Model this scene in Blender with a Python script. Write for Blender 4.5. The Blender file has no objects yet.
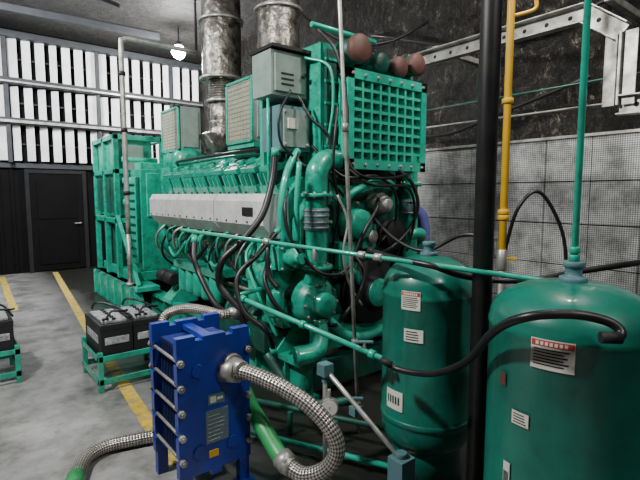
import bpy, bmesh, math, random
from mathutils import Vector, Matrix, Quaternion
random.seed(4)
col=bpy.context.scene.collection
V=Vector
YAW=math.radians(38.5)
FW=V((math.sin(YAW),math.cos(YAW),0)); RT=V((math.cos(YAW),-math.sin(YAW),0))
def S(s,d,z):
    """site-survey frame (metres right / metres ahead of the survey point, height) -> room axes"""
    p=FW*d+RT*s; return V((p.x,p.y,z))

# ------------------------------------------------------------------ materials
def newmat(name):
    m=bpy.data.materials.new(name); m.use_nodes=True
    nt=m.node_tree; b=nt.nodes['Principled BSDF']; return m,nt,b
def objco(nt):
    t=nt.nodes.new('ShaderNodeTexCoord'); return t.outputs['Object']
def paint(name,c,c2=None,rough=.4,metal=0.0,scale=6,amt=.5,bump=0.0,bscale=40,detail=6,lo=.4,hi=.65,spec=.5,coat=0,grime=0):
    m,nt,b=newmat(name); N=nt.nodes; L=nt.links
    if c2 is None: c2=tuple(x*.55 for x in c)
    co=objco(nt)
    n=N.new('ShaderNodeTexNoise'); n.inputs['Scale'].default_value=scale; n.inputs['Detail'].default_value=detail; n.inputs['Roughness'].default_value=.62
    L.new(co,n.inputs['Vector'])
    r=N.new('ShaderNodeMapRange'); r.inputs[1].default_value=lo; r.inputs[2].default_value=hi; r.inputs[3].default_value=0; r.inputs[4].default_value=amt
    L.new(n.outputs['Fac'],r.inputs[0])
    mx=N.new('ShaderNodeMixRGB'); mx.inputs[1].default_value=(*c,1); mx.inputs[2].default_value=(*c2,1)
    L.new(r.outputs[0],mx.inputs[0]); outc=mx.outputs[0]
    if grime>0:
        n3=N.new('ShaderNodeTexNoise'); n3.inputs['Scale'].default_value=23; n3.inputs['Detail'].default_value=9; n3.inputs['Roughness'].default_value=.7; L.new(co,n3.inputs['Vector'])
        r3=N.new('ShaderNodeMapRange'); r3.inputs[1].default_value=.54; r3.inputs[2].default_value=.66; r3.inputs[4].default_value=grime; L.new(n3.outputs['Fac'],r3.inputs[0])
        mx3=N.new('ShaderNodeMixRGB'); mx3.inputs[2].default_value=(.02,.022,.018,1); L.new(r3.outputs[0],mx3.inputs[0]); L.new(outc,mx3.inputs[1]); outc=mx3.outputs[0]
    L.new(outc,b.inputs['Base Color'])
    rr=N.new('ShaderNodeMapRange'); rr.inputs[3].default_value=rough; rr.inputs[4].default_value=min(1,rough+.25)
    L.new(n.outputs['Fac'],rr.inputs[0]); L.new(rr.outputs[0],b.inputs['Roughness'])
    b.inputs['Metallic'].default_value=metal
    b.inputs['Specular IOR Level'].default_value=spec
    b.inputs['Coat Weight'].default_value=coat; b.inputs['Coat Roughness'].default_value=.08
    if bump>0:
        n2=N.new('ShaderNodeTexNoise'); n2.inputs['Scale'].default_value=bscale; n2.inputs['Detail'].default_value=4
        L.new(co,n2.inputs['Vector'])
        bp=N.new('ShaderNodeBump'); bp.inputs['Strength'].default_value=bump; bp.inputs['Distance'].default_value=.02
        L.new(n2.outputs['Fac'],bp.inputs['Height']); L.new(bp.outputs[0],b.inputs['Normal'])
    return m
GREEN=paint('engine_green_paint',(.010,.36,.235),(.006,.14,.095),rough=.2,scale=9,amt=.7,grime=.65,coat=.5)
GREEN2=paint('frame_green_paint',(.014,.42,.28),(.01,.18,.12),rough=.22,scale=7,amt=.55,grime=.4,coat=.5)
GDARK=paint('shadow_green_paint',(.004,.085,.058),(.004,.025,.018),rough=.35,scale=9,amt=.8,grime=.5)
TANKG=paint('tank_green_paint',(.003,.165,.115),(.004,.095,.068),rough=.24,scale=5,amt=.7,coat=.4,grime=.2)
RADG=paint('radiator_green_paint',(.03,.45,.30),(.01,.24,.16),rough=.35,scale=14,amt=.6)
LGREEN=paint('pipe_green_paint',(.03,.30,.09),(.02,.15,.05),rough=.3,grime=.3)
SILVER=paint('silver_cover_paint',(.72,.73,.73),(.48,.49,.48),rough=.25,metal=.2,scale=5,amt=.7,grime=.3)
STEEL=paint('galvanised_steel',(.46,.46,.43),(.16,.15,.13),rough=.3,metal=.6,scale=9,amt=.8)
EXH=paint('exhaust_lagging_foil',(.36,.34,.30),(.07,.06,.05),rough=.24,metal=.8,scale=8,amt=1,bump=1,bscale=14,lo=.38,hi=.64)
GREY=paint('grey_enclosure_paint',(.22,.29,.26),(.12,.17,.15),rough=.4,grime=.2)
BLUEG=paint('bluegrey_paint',(.09,.20,.22),(.05,.11,.12),rough=.4)
BEIGE=paint('beige_mesh',(.36,.33,.23),(.25,.23,.17),rough=.6)
RUST=paint('rust_cap',(.10,.04,.03),(.045,.022,.018),rough=.5)
BLACK=paint('black_rubber',(.007,.007,.008),(.018,.017,.016),rough=.3,amt=.5)
BLKP=paint('black_pole_paint',(.005,.005,.006),(.012,.011,.010),rough=.35,amt=.6)
DARK=paint('dark_steel',(.014,.014,.015),(.008,.007,.006),rough=.5,spec=.35)
BLUE=paint('exchanger_blue_paint',(.010,.034,.34),(.009,.022,.17),rough=.26,scale=5,amt=.7,coat=.3,grime=.3)
BLUED=paint('plate_pack_blue',(.01,.03,.16),(.01,.02,.06),rough=.5)
YEL=paint('yellow_paint',(.68,.39,.01),(.45,.25,.02),rough=.35)
WHITE=paint('label_white',(.68,.66,.58),(.45,.43,.38),rough=.5,scale=30,amt=.4)
RED=paint('label_red',(.5,.045,.03),(.36,.04,.03),rough=.5)
PLATE=paint('name_plate',(.16,.22,.26),(.1,.15,.18),rough=.35,metal=.4,scale=60,amt=.5)
BATB=paint('battery_case',(.010,.010,.012),rough=.4)
BATW=paint('battery_lid',(.42,.43,.45),(.08,.08,.09),rough=.5,scale=20,amt=.8)
LOUV=paint('louver_white',(.88,.89,.90),(.5,.48,.43),rough=.4,scale=3,amt=.5)
LBEAM=paint('louver_beam',(.022,.025,.03),(.01,.01,.011),rough=.5,scale=5,amt=.7)
DOORM=paint('black_door_paint',(.003,.003,.0035),(.007,.0065,.006),rough=.7,scale=4,amt=.5,spec=.1)
DFRAME=paint('door_frame_black',(.012,.012,.013),(.006,.006,.006),rough=.6,spec=.2)
SKIN=paint('skin',(.28,.15,.1),(.22,.11,.07),rough=.5)
SHIRT=paint('shirt_blue',(.07,.08,.26),(.05,.05,.16),rough=.8)
TROUS=paint('trousers_dark',(.02,.022,.03),rough=.8)
HAIR=paint('hair_black',(.01,.008,.007),rough=.6)
SHOE=paint('shoe_black',(.015,.014,.013),rough=.4)
def wrapmat(name,hi_c,bscale,rough):
    m,nt,b=newmat(name); N=nt.nodes; L=nt.links; co=objco(nt)
    mp=N.new('ShaderNodeMapping'); mp.inputs['Scale'].default_value=(1,1,.8); L.new(co,mp.inputs[0])
    n=N.new('ShaderNodeTexNoise'); n.inputs['Scale'].default_value=5.5; n.inputs['Detail'].default_value=15; n.inputs['Roughness'].default_value=.9; n.inputs['Distortion'].default_value=.3
    L.new(mp.outputs[0],n.inputs['Vector'])
    r=N.new('ShaderNodeValToRGB'); e=r.color_ramp.elements
    e[0].position=.48; e[0].color=(.006,.0055,.005,1); e[1].position=.64; e[1].color=(*hi_c,1)
    x=e.new(.555); x.color=(.04,.034,.027,1)
    L.new(n.outputs['Fac'],r.inputs[0]); L.new(r.outputs[0],b.inputs['Base Color'])
    n2=N.new('ShaderNodeTexNoise'); n2.inputs['Scale'].default_value=bscale; n2.inputs['Detail'].default_value=9; n2.inputs['Roughness'].default_value=.75; L.new(mp.outputs[0],n2.inputs['Vector'])
    bp=N.new('ShaderNodeBump'); bp.inputs['Strength'].default_value=1; bp.inputs['Distance'].default_value=.4
    L.new(n2.outputs['Fac'],bp.inputs['Height']); L.new(bp.outputs[0],b.inputs['Normal'])
    b.inputs['Roughness'].default_value=rough
    return m
WRAP=wrapmat('rough_black_insulation',(.60,.54,.44),7,.3)  # pale ramp colour paints speckled glints into the black wrap
CEILM=wrapmat('dark_ceiling_insulation',(.07,.06,.05),6,.6)
def floormat():
    m,nt,b=newmat('concrete_floor'); N=nt.nodes; L=nt.links; co=objco(nt)
    n=N.new('ShaderNodeTexNoise'); n.inputs['Scale'].default_value=1.6; n.inputs['Detail'].default_value=12; n.inputs['Roughness'].default_value=.7; L.new(co,n.inputs['Vector'])
    r=N.new('ShaderNodeValToRGB'); e=r.color_ramp.elements
    e[0].position=.36; e[0].color=(.09,.09,.086,1); e[1].position=.62; e[1].color=(.34,.34,.335,1)
    L.new(n.outputs['Fac'],r.inputs[0])
    nb=N.new('ShaderNodeTexNoise'); nb.inputs['Scale'].default_value=7; nb.inputs['Detail'].default_value=10; nb.inputs['Roughness'].default_value=.75; L.new(co,nb.inputs['Vector'])
    rb=N.new('ShaderNodeMapRange'); rb.inputs[1].default_value=.5; rb.inputs[2].default_value=.68; rb.inputs[4].default_value=.55; L.new(nb.outputs['Fac'],rb.inputs[0])
    mb=N.new('ShaderNodeMixRGB'); mb.inputs[2].default_value=(.06,.058,.052,1); L.new(rb.outputs[0],mb.inputs[0]); L.new(r.outputs[0],mb.inputs[1])
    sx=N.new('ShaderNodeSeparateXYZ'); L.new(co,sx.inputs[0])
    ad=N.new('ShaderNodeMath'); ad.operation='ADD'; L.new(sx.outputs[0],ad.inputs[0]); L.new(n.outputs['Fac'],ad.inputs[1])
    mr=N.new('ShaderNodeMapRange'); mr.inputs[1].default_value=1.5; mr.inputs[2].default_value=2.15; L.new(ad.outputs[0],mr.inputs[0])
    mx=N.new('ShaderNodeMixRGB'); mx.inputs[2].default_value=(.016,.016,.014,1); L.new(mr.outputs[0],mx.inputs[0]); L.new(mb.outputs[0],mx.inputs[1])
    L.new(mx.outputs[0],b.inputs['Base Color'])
    rr=N.new('ShaderNodeMapRange'); rr.inputs[3].default_value=.2; rr.inputs[4].default_value=.5; L.new(n.outputs['Fac'],rr.inputs[0]); L.new(rr.outputs[0],b.inputs['Roughness'])
    return m
FLOORM=floormat()
def perfmat():
    m,nt,b=newmat('perforated_mesh_panel'); N=nt.nodes; L=nt.links; co=objco(nt)
    sx=N.new('ShaderNodeSeparateXYZ'); L.new(co,sx.inputs[0])
    def mth(op,a,bv=None):
        q=N.new('ShaderNodeMath'); q.operation=op
        L.new(a,q.inputs[0])
        if bv is not None:
            if isinstance(bv,float): q.inputs[1].default_value=bv
            else: L.new(bv,q.inputs[1])
        return q.outputs[0]
    k=2*math.pi/.04
    a=mth('SINE',mth('MULTIPLY',mth('ADD',sx.outputs[1],sx.outputs[2]),k)); c=mth('SINE',mth('MULTIPLY',mth('SUBTRACT',sx.outputs[1],sx.outputs[2]),k))
    p=mth('MULTIPLY',a,c)
    mr=N.new('ShaderNodeMapRange'); mr.inputs[1].default_value=-.1; mr.inputs[2].default_value=.35; mr.inputs[4].default_value=.85; L.new(p,mr.inputs[0])
    n=N.new('ShaderNodeTexNoise'); n.inputs['Scale'].default_value=4; n.inputs['Detail'].default_value=10; n.inputs['Roughness'].default_value=.7; L.new(co,n.inputs['Vector'])
    r=N.new('ShaderNodeValToRGB'); e=r.color_ramp.elements; e[0].position=.38; e[0].color=(.17,.175,.17,1); e[1].position=.6; e[1].color=(.50,.51,.50,1); L.new(n.outputs['Fac'],r.inputs[0])
    mx=N.new('ShaderNodeMixRGB'); mx.inputs[2].default_value=(.035,.035,.033,1); L.new(mr.outputs[0],mx.inputs[0]); L.new(r.outputs[0],mx.inputs[1])
    L.new(mx.outputs[0],b.inputs['Base Color']); b.inputs['Roughness'].default_value=.45; b.inputs['Metallic'].default_value=.2
    return m
PERF=perfmat()
def braidmat():
    m,nt,b=newmat('steel_braid'); N=nt.nodes; L=nt.links
    tc=N.new('ShaderNodeTexCoord'); uv=tc.outputs['UV']; sx=N.new('ShaderNodeSeparateXYZ'); L.new(uv,sx.inputs[0])
    def mth(op,a,bv=None):
        q=N.new('ShaderNodeMath'); q.operation=op; L.new(a,q.inputs[0])
        if bv is not None:
            if isinstance(bv,float): q.inputs[1].default_value=bv
            else: L.new(bv,q.inputs[1])
        return q.outputs[0]
    u=mth('MULTIPLY',sx.outputs[0],2*math.pi*9.0); v=mth('MULTIPLY',sx.outputs[1],2*math.pi*7.0)
    a=mth('SINE',mth('ADD',u,v)); c=mth('SINE',mth('SUBTRACT',u,v)); p=mth('MULTIPLY',a,c)
    r=N.new('ShaderNodeValToRGB'); e=r.color_ramp.elements; e[0].position=.25; e[0].color=(.08,.072,.062,1); e[1].position=.75; e[1].color=(.6,.57,.51,1)
    mr=N.new('ShaderNodeMapRange'); mr.inputs[1].default_value=-1; L.new(p,mr.inputs[0]); L.new(mr.outputs[0],r.inputs[0])
    n=N.new('ShaderNodeTexNoise'); n.inputs['Scale'].default_value=12; n.inputs['Detail'].default_value=6; L.new(tc.outputs['Object'],n.inputs['Vector'])
    nr=N.new('ShaderNodeMapRange'); nr.inputs[1].default_value=.45; nr.inputs[2].default_value=.7; nr.inputs[4].default_value=.5; L.new(n.outputs['Fac'],nr.inputs[0])
    mx=N.new('ShaderNodeMixRGB'); mx.inputs[2].default_value=(.07,.06,.045,1); L.new(nr.outputs[0],mx.inputs[0]); L.new(r.outputs[0],mx.inputs[1])
    L.new(mx.outputs[0],b.inputs['Base Color']); b.inputs['Metallic'].default_value=.6; b.inputs['Roughness'].default_value=.28
    bp=N.new('ShaderNodeBump'); bp.inputs['Strength'].default_value=.7; bp.inputs['Distance'].default_value=.004; L.new(mr.outputs[0],bp.inputs['Height']); L.new(bp.outputs[0],b.inputs['Normal'])
    return m
BRAID=braidmat()
def emis(name,c,s):
    m,nt,b=newmat(name); b.inputs['Emission Color'].default_value=(*c,1); b.inputs['Emission Strength'].default_value=s; b.inputs['Base Color'].default_value=(*c,1); return m
BULB=emis('lamp_glass',(1,.98,.95),150)

# ------------------------------------------------------------------ mesh builder
class G:
    def __init__(s,name,bevel=.004):
        s.name=name; s.v=[]; s.f=[]; s.m=[]; s.sm=[]; s.uv=[]; s.mats=[]; s.bevel=bevel
    def mi(s,m):
        if m not in s.mats: s.mats.append(m)
        return s.mats.index(m)
    def add(s,vs,fs,mat,smooth=False,uvs=None):
        o=len(s.v); s.v+= [V(x) for x in vs]; k=s.mi(mat)
        for i,f in enumerate(fs):
            s.f.append([o+j for j in f]); s.m.append(k); s.sm.append(smooth if isinstance(smooth,bool) else smooth[i])
            s.uv.append(uvs[i] if uvs else [(0,0)]*len(f))
    def box(s,c,size,mat,R=None):
        c=V(c); hx,hy,hz=size[0]/2,size[1]/2,size[2]/2
        vs=[V((x,y,z)) for z in(-hz,hz) for y in(-hy,hy) for x in(-hx,hx)]
        if R is not None: vs=[R@v for v in vs]
        s.add([c+v for v in vs],[(0,2,3,1),(4,5,7,6),(0,1,5,4),(2,6,7,3),(0,4,6,2),(1,3,7,5)],mat)
    def bx(s,x0,x1,y0,y1,z0,z1,mat): s.box(((x0+x1)/2,(y0+y1)/2,(z0+z1)/2),(abs(x1-x0),abs(y1-y0),abs(z1-z0)),mat)
    def beam(s,p,q,w,h,mat):
        p=V(p);q=V(q);d=q-p;L=d.length;y=d/L
        up=V((0,0,1)) if abs(y.z)<.95 else V((1,0,0))
        x=y.cross(up).normalized(); z=x.cross(y)
        R=Matrix((x,y,z)).transposed()
        s.box((p+q)/2,(w,L,h),mat,R)
    def prism(s,poly,axis,a0,a1,mat):
        def mk(p,a):
            return {'Y':V((p[0],a,p[1])),'X':V((a,p[0],p[1])),'Z':V((p[0],p[1],a))}[axis]
        n=len(poly); vs=[mk(p,a0) for p in poly]+[mk(p,a1) for p in poly]
        fs=[tuple(range(n)),tuple(range(2*n-1,n-1,-1))]+[(i,i+n,(i+1)%n+n,(i+1)%n) for i in range(n)]
        s.add(vs,fs,mat)
    def lathe(s,base,axis,prof,mat,seg=24,cap=True):
        base=V(base); a=V(axis).normalized(); up=V((0,0,1)) if abs(a.z)<.9 else V((1,0,0))
        x=a.cross(up).normalized(); y=a.cross(x)
        vs=[];fs=[];sm=[]
        for r,h in prof:
            for i in range(seg):
                t=2*math.pi*i/seg; vs.append(base+a*h+(x*math.cos(t)+y*math.sin(t))*max(r,1e-4))
        for j in range(len(prof)-1):
            for i in range(seg):
                k=(i+1)%seg; fs.append((j*seg+i,j*seg+k,(j+1)*seg+k,(j+1)*seg+i)); sm.append(True)
        if cap:
            fs.append(tuple(range(seg-1,-1,-1))); sm.append(False)
            n=len(prof)-1; fs.append(tuple(n*seg+i for i in range(seg))); sm.append(False)
        s.add(vs,fs,mat,sm)
    def cyl(s,p,q,r,mat,seg=20,r2=None):
        p=V(p);q=V(q); s.lathe(p,q-p,[(r,0),(r if r2 is None else r2,(q-p).length)],mat,seg)
    def sph(s,c,r,mat,sc=(1,1,1),seg=16):
        vs=[];fs=[];n=seg//2
        c=V(c)
        for j in range(n+1):
            ph=math.pi*j/n
            for i in range(seg):
                t=2*math.pi*i/seg; rr=max(math.sin(ph),1e-3)
                vs.append(c+V((r*sc[0]*rr*math.cos(t),r*sc[1]*rr*math.sin(t),-r*sc[2]*math.cos(ph))))
        for j in range(n):
            for i in range(seg):
                k=(i+1)%seg; fs.append((j*seg+i,j*seg+k,(j+1)*seg+k,(j+1)*seg+i))
        s.add(vs,fs,mat,True)
    def tube(s,pts,r,mat,seg=12,sub=6,smooth=True):
        pts=[V(p) for p in pts]
        if smooth and len(pts)>2:
            P=[pts[0]*2-pts[1]]+pts+[pts[-1]*2-pts[-2]]; out=[]
            for i in range(1,len(P)-2):
                for k in range(sub):
                    t=k/sub; a,b,c,d=P[i-1],P[i],P[i+1],P[i+2]
                    out.append(.5*((2*b)+(c-a)*t+(2*a-5*b+4*c-d)*t*t+(3*b-a-3*c+d)*t**3))
            out.append(pts[-1]); pts=out
        n=len(pts); tang=[(pts[min(i+1,n-1)]-pts[max(i-1,0)]).normalized() for i in range(n)]
        up=V((0,0,1)) if abs(tang[0].z)<.9 else V((1,0,0))
        x=tang[0].cross(up).normalized(); vs=[];ls=[0]
        for i in range(n):
            if i: 
                q=tang[i-1].rotation_difference(tang[i]); x=q@x; ls.append(ls[-1]+(pts[i]-pts[i-1]).length)
            x=(x-tang[i]*x.dot(tang[i])).normalized(); y=tang[i].cross(x)
            for k in range(seg):
                t=2*math.pi*k/seg; vs.append(pts[i]+(x*math.cos(t)+y*math.sin(t))*r)
        fs=[];uv=[];sm=[];c=2*math.pi*r
        for i in range(n-1):
            for k in range(seg):
                k2=(k+1)%seg; fs.append((i*seg+k,i*seg+k2,(i+1)*seg+k2,(i+1)*seg+k)); sm.append(True)
                uv.append([(k/seg,ls[i]/c),((k+1)/seg,ls[i]/c),((k+1)/seg,ls[i+1]/c),(k/seg,ls[i+1]/c)])
        fs.append(tuple(range(seg-1,-1,-1))); uv.append([(0,0)]*seg); sm.append(False)
        fs.append(tuple((n-1)*seg+i for i in range(seg))); uv.append([(0,0)]*seg); sm.append(False)
        s.add(vs,fs,mat,sm,uv)
    def patch(s,c,r,a0,a1,z0,z1,mat,n=8):
        vs=[];fs=[]
        for i in range(n+1):
            a=a0+(a1-a0)*i/n
            for z in(z0,z1): vs.append(V((c[0]+r*math.cos(a),c[1]+r*math.sin(a),z)))
        for i in range(n): fs.append((2*i,2*i+2,2*i+3,2*i+1))
        s.add(vs,fs,mat,True)
    def flange(s,c,axis,r,t,mat,bolts=8,bm=None):
        c=V(c);a=V(axis).normalized(); s.cyl(c-a*t/2,c+a*t/2,r,mat,24)
        up=V((0,0,1)) if abs(a.z)<.9 else V((1,0,0)); x=a.cross(up).normalized(); y=a.cross(x)
        for i in range(bolts):
            th=2*math.pi*i/bolts; p=c+(x*math.cos(th)+y*math.sin(th))*r*.83; s.cyl(p-a*(t/2+.012),p+a*(t/2+.012),r*.09,bm or STEEL,6)
    def done(s,parent=None):
        me=bpy.data.meshes.new(s.name); me.from_pydata([tuple(v) for v in s.v],[],s.f)
        for m in s.mats: me.materials.append(m)
        me.polygons.foreach_set('material_index',s.m); me.polygons.foreach_set('use_smooth',s.sm)
        ul=me.uv_layers.new(name='UVMap'); flat=[]
        for u in s.uv:
            for a in u: flat+=list(a)
        ul.data.foreach_set('uv',flat)
        bm=bmesh.new(); bm.from_mesh(me); bmesh.ops.recalc_face_normals(bm,faces=bm.faces); bm.to_mesh(me); bm.free()
        me.update(); o=bpy.data.objects.new(s.name,me); col.objects.link(o)
        if s.bevel:
            b=o.modifiers.new('bevel','BEVEL'); b.width=s.bevel; b.segments=1; b.limit_method='ANGLE'; b.angle_limit=math.radians(50)
        if parent: o.parent=parent
        return o

# ------------------------------------------------------------------ room shell
H=4.85; XW=5.0; YF=11.2; XL=-3.2; YB=-2.6
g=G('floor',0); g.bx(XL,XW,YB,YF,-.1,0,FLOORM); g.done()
g=G('ceiling',0); g.bx(XL,XW+.1,YB,YF+.1,H,H+.1,CEILM); g.done()
g=G('wall_right',0); g.bx(XW,XW+.1,YB,YF,0,H,WRAP); g.done()
g=G('wall_left',0); g.bx(XL-.1,XL,YB,YF,0,H,WRAP); g.done()
g=G('wall_back',0); g.bx(XL,XW,YB-.1,YB,0,H,WRAP); g.done()
g=G('wall_far',0); g.bx(XL,XW,YF,YF+.1,0,H,DOORM); g.done()
g=G('trim_1',.005)
x=XL
while x<XW-.05:
    if not(1.1<x<2.4): g.bx(x,x+.06,YF-.03,YF-.001,0,2.12,DOORM)
    x+=.22
g.bx(XL,XW,YF-.06,YF-.001,2.14,2.24,LBEAM)
g.done()
g=G('door_1',.004)
e=YF-.002
g.bx(1.22,1.30,YF-.09,e,0,2.05,DFRAME); g.bx(2.28,2.36,YF-.09,e,0,2.05,DFRAME); g.bx(1.22,2.36,YF-.09,e,2.04,2.12,DFRAME)
g.bx(1.30,2.28,YF-.07,YF-.02,.02,2.04,DOORM)
for z0,z1 in((.15,.95),(1.1,1.9)): g.bx(1.42,2.16,YF-.085,YF-.06,z0,z1,DOORM)
g.cyl((2.2,YF-.13,1.0),(2.2,YF-.06,1.0),.02,STEEL,10); g.beam((2.08,YF-.13,1.0),(2.22,YF-.13,1.0),.02,.02,STEEL)
g.done()
g=G('louver_window',.003)
x=XL+.1
while x<XW-.1:
    for (z0,z1) in((2.28,2.98),(3.10,3.72),(3.88,4.62)):
        R=Matrix.Rotation(math.radians(-24+random.uniform(-9,9)),3,'Z')
        g.box((x,YF-.14,(z0+z1)/2),(.155+random.uniform(-.03,.02),.012,z1-z0),LOUV,R)
    x+=.235
for z0,z1,m in((2.98,3.1,LBEAM),(3.74,3.86,LBEAM),(4.62,4.74,LBEAM)):
    g.bx(XL,XW,YF-.3,YF-.05,z0,z1,m)
g.bx(XL,XW,YF-.34,YF-.30,3.0,3.05,STEEL)
g.bx(XL,XW,YF-.34,YF-.30,3.76,3.79,STEEL)
for z in(2.6,3.4,4.25): g.bx(XL,XW,YF-.07,YF-.05,z,z+.03,LBEAM)
for x in(-2.5,-.8,.95,2.6,4.2): g.bx(x,x+.08,YF-.26,YF-.22,2.24,4.62,LBEAM)
g.done()
g=G('perforated_wall_panels',.003)
y=YB+.05
while y<YF-.1:
    for z0,z1 in((.03,.44),(.45,.87),(.88,1.30),(1.31,1.73),(1.74,2.17)):
        g.bx(XW-.05,XW-.001,y+.003,y+.447,z0,z1,PERF)
    y+=.45
g.bx(XW-.07,XW-.001,YB,YF,2.17,2.20,STEEL)
g.done()
LINEM=paint('worn_yellow_line',(.62,.42,.03),(.24,.22,.15),rough=.45,scale=12,amt=.9,grime=.5)
def line(pts):
    g=G('floor_line_marking',0)
    for p,q in zip(pts[:-1],pts[1:]): g.beam((*p,.003),(*q,.003),.1,.006,LINEM)
    g.done()
line([(.96,2.6),(1.23,6.2),(1.64,10.9)])
line([(.62,7.6),(.72,10.9)])

GEN=bpy.data.objects.new('diesel_generator',None); col.objects.link(GEN)
# ------------------------------------------------------------------ engine
g=G('engine',.006)
CX=2.8
for x in(2.02,3.42):
    g.bx(x,x+.16,2.75,8.3,0,.04,GREEN); g.bx(x+.06,x+.10,2.75,8.3,.04,.28,GREEN); g.bx(x,x+.16,2.75,8.3,.28,.32,GREEN)
    yy=3.0
    while yy<8.2: g.bx(x+.01,x+.15,yy,yy+.015,.04,.28,GREEN); yy+=.45
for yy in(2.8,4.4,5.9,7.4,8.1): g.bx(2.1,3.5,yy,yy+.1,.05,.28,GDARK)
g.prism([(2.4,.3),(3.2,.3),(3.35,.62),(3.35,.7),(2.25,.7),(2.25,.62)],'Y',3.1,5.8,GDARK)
g.prism([(2.3,.68),(3.3,.68),(3.38,1.1),(3.55,1.5),(3.3,1.75),(2.3,1.75),(2.05,1.5),(2.22,1.1)],'Y',3.12,5.8,GREEN)
for i in range(8):
    yc=3.32+i*.325
    for sg in(-1,1):
        X=lambda a:CX+sg*a
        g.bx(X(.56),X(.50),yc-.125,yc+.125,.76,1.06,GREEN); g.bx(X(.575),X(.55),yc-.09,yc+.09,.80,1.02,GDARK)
        for dy in(-.1,.1):
            for zz in(.79,1.03): g.cyl((X(.55),yc+dy,zz),(X(.58),yc+dy,zz),.012,STEEL,6)
        R=Matrix.Rotation(math.radians(22*sg),3,'Y')
        c=V((CX+sg*.52,yc,1.66)); g.box(c,(.36,.27,.18),GREEN,R)
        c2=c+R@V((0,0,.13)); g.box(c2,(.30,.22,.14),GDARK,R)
        c3=c+R@V((0,0,.215)); g.box(c3,(.26,.24,.05),GREEN2,R)
        for k in(-.09,0,.09): g.box(c+R@V((sg*.16,k,.12)),(.04,.02,.16),GREEN2,R)
        for k in(-.09,.09): 
            t=c+R@V((sg*.08,k,.24)); g.cyl(t,t+R@V((0,0,.015)),.012,STEEL,6)
        t=c+R@V((-sg*.02,0,.24)); g.cyl(t,t+R@V((0,0,.04)),.035,GREEN2,10)
        g.cyl(c+R@V((sg*.155,.0,-.02)),c+R@V((sg*.21,.0,-.02)),.045,GREEN2,12)
        g.tube([c+R@V((-sg*.1,0,.05)),V((CX+sg*.3,yc,1.93)),V((CX+sg*.16,yc,1.95))],.055,GREEN if i%2 else GDARK,10,4)
        g.cyl((X(.60),yc,1.08),(X(.66),yc,1.25),.035,GREEN2,10)
        g.tube([(X(.62),yc,1.1),(X(.70),yc+.05,1.02),(X(.66),yc+.1,.9),(X(.58),yc+.12,.84)],.012,BLACK,8,4)
g.cyl((2.66,3.2,1.98),(2.66,6.0,1.98),.11,GREEN,20); g.cyl((2.95,3.2,1.98),(2.95,6.0,1.98),.11,GREEN,20)
for yy in(3.25,4.1,4.95,5.8):
    g.flange((2.66,yy,1.98),(0,1,0),.14,.03,GREEN2,8); g.flange((2.95,yy,1.98),(0,1,0),.14,.03,GREEN2,8)
g.tube([(2.3,3.15,1.98),(2.28,3.6,2.02),(2.28,5.6,2.02),(2.35,5.9,1.98)],.018,BLACK,8,4)
g.tube([(2.35,3.15,1.94),(2.34,4.4,2.0),(2.34,5.8,1.98)],.014,GREEN2,8,4)
for sg in(-1,1):
    g.cyl((CX+sg*.62,3.1,1.22),(CX+sg*.62,5.8,1.22),.03,GREEN2,12); g.cyl((CX+sg*.60,3.1,.66),(CX+sg*.60,5.8,.66),.028,GREEN2,12)
    g.cyl((CX+sg*.66,3.1,.72),(CX+sg*.66,5.2,.72),.016,STEEL,10)
for sg in(-1,1):
    for y0,y1 in((3.1,3.95),(3.97,4.82),(4.84,5.7)):
        x0=CX+sg*.66; x1=CX+sg*.90
        g.prism([(x0,1.61),(CX+sg*.86,1.61),(x1,1.55),(x1,1.36),(CX+sg*.80,1.25),(x0,1.25)],'Y',y0,y1,SILVER)
        for k in range(5):
            yy=y0+.06+(y1-y0-.12)*k/4; g.cyl((CX+sg*.7,yy,1.6),(CX+sg*.7,yy,1.63),.014,DARK,6)
            g.cyl((CX+sg*.9,yy,1.38),(CX+sg*.907,yy,1.38),.01,DARK,6)
    g.bx(CX+sg*.902,CX+sg*.908,3.25,3.42,1.43,1.50,DARK)
for i in range(5):
    yy=4.3+i*.2; g.lathe((2.08,yy,.78),(0,0,-1),[(.04,0),(.075,.01),(.078,.24),(.06,.27),(.001,.275)],GREEN2,16)
g.bx(2.0,2.26,4.15,5.25,.78,.86,GREEN)
g.lathe((2.1,3.5,.52),(0,1,0),[(.07,0),(.09,.02),(.09,.5),(.07,.52)],GDARK,18)
for yy in(3.55,3.75,3.95): g.flange((2.1,yy,.52),(0,1,0),.10,.015,GREEN,6)
for yy in(5.35,5.6): g.lathe((2.05,yy,.6),(0,1,0),[(.06,0),(.08,.02),(.08,.18),(.05,.2)],DARK,16)
# front gear case
g.prism([(2.28,.5),(3.32,.5),(3.42,.8),(3.42,1.4),(3.2,1.68),(2.4,1.68),(2.18,1.4),(2.18,.8)],'Y',2.95,3.14,GREEN)
g.prism([(2.36,.62),(3.24,.62),(3.32,.85),(3.32,1.3),(3.14,1.55),(2.46,1.55),(2.28,1.3),(2.28,.85)],'Y',2.91,2.96,GDARK)
for k in range(18):
    a=2*math.pi*k/18; g.cyl((2.8+.5*math.cos(a),2.89,1.1+.44*math.sin(a)),(2.8+.5*math.cos(a),2.93,1.1+.44*math.sin(a)),.014,STEEL,6)
g.lathe((2.8,2.92,.78),(0,-1,0),[(.1,0),(.28,.03),(.28,.06),(.26,.065),(.26,.08),(.28,.085),(.28,.13),(.14,.14),(.13,.2),(.05,.2)],DARK,32)
g.lathe((2.8,2.74,.78),(0,-1,0),[(.12,0),(.12,.03),(.05,.04)],GREEN,20)
g.lathe((3.08,2.92,1.25),(0,-1,0),[(.12,0),(.13,.05),(.09,.06),(.13,.1),(.13,.14),(.03,.15)],DARK,24)
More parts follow.
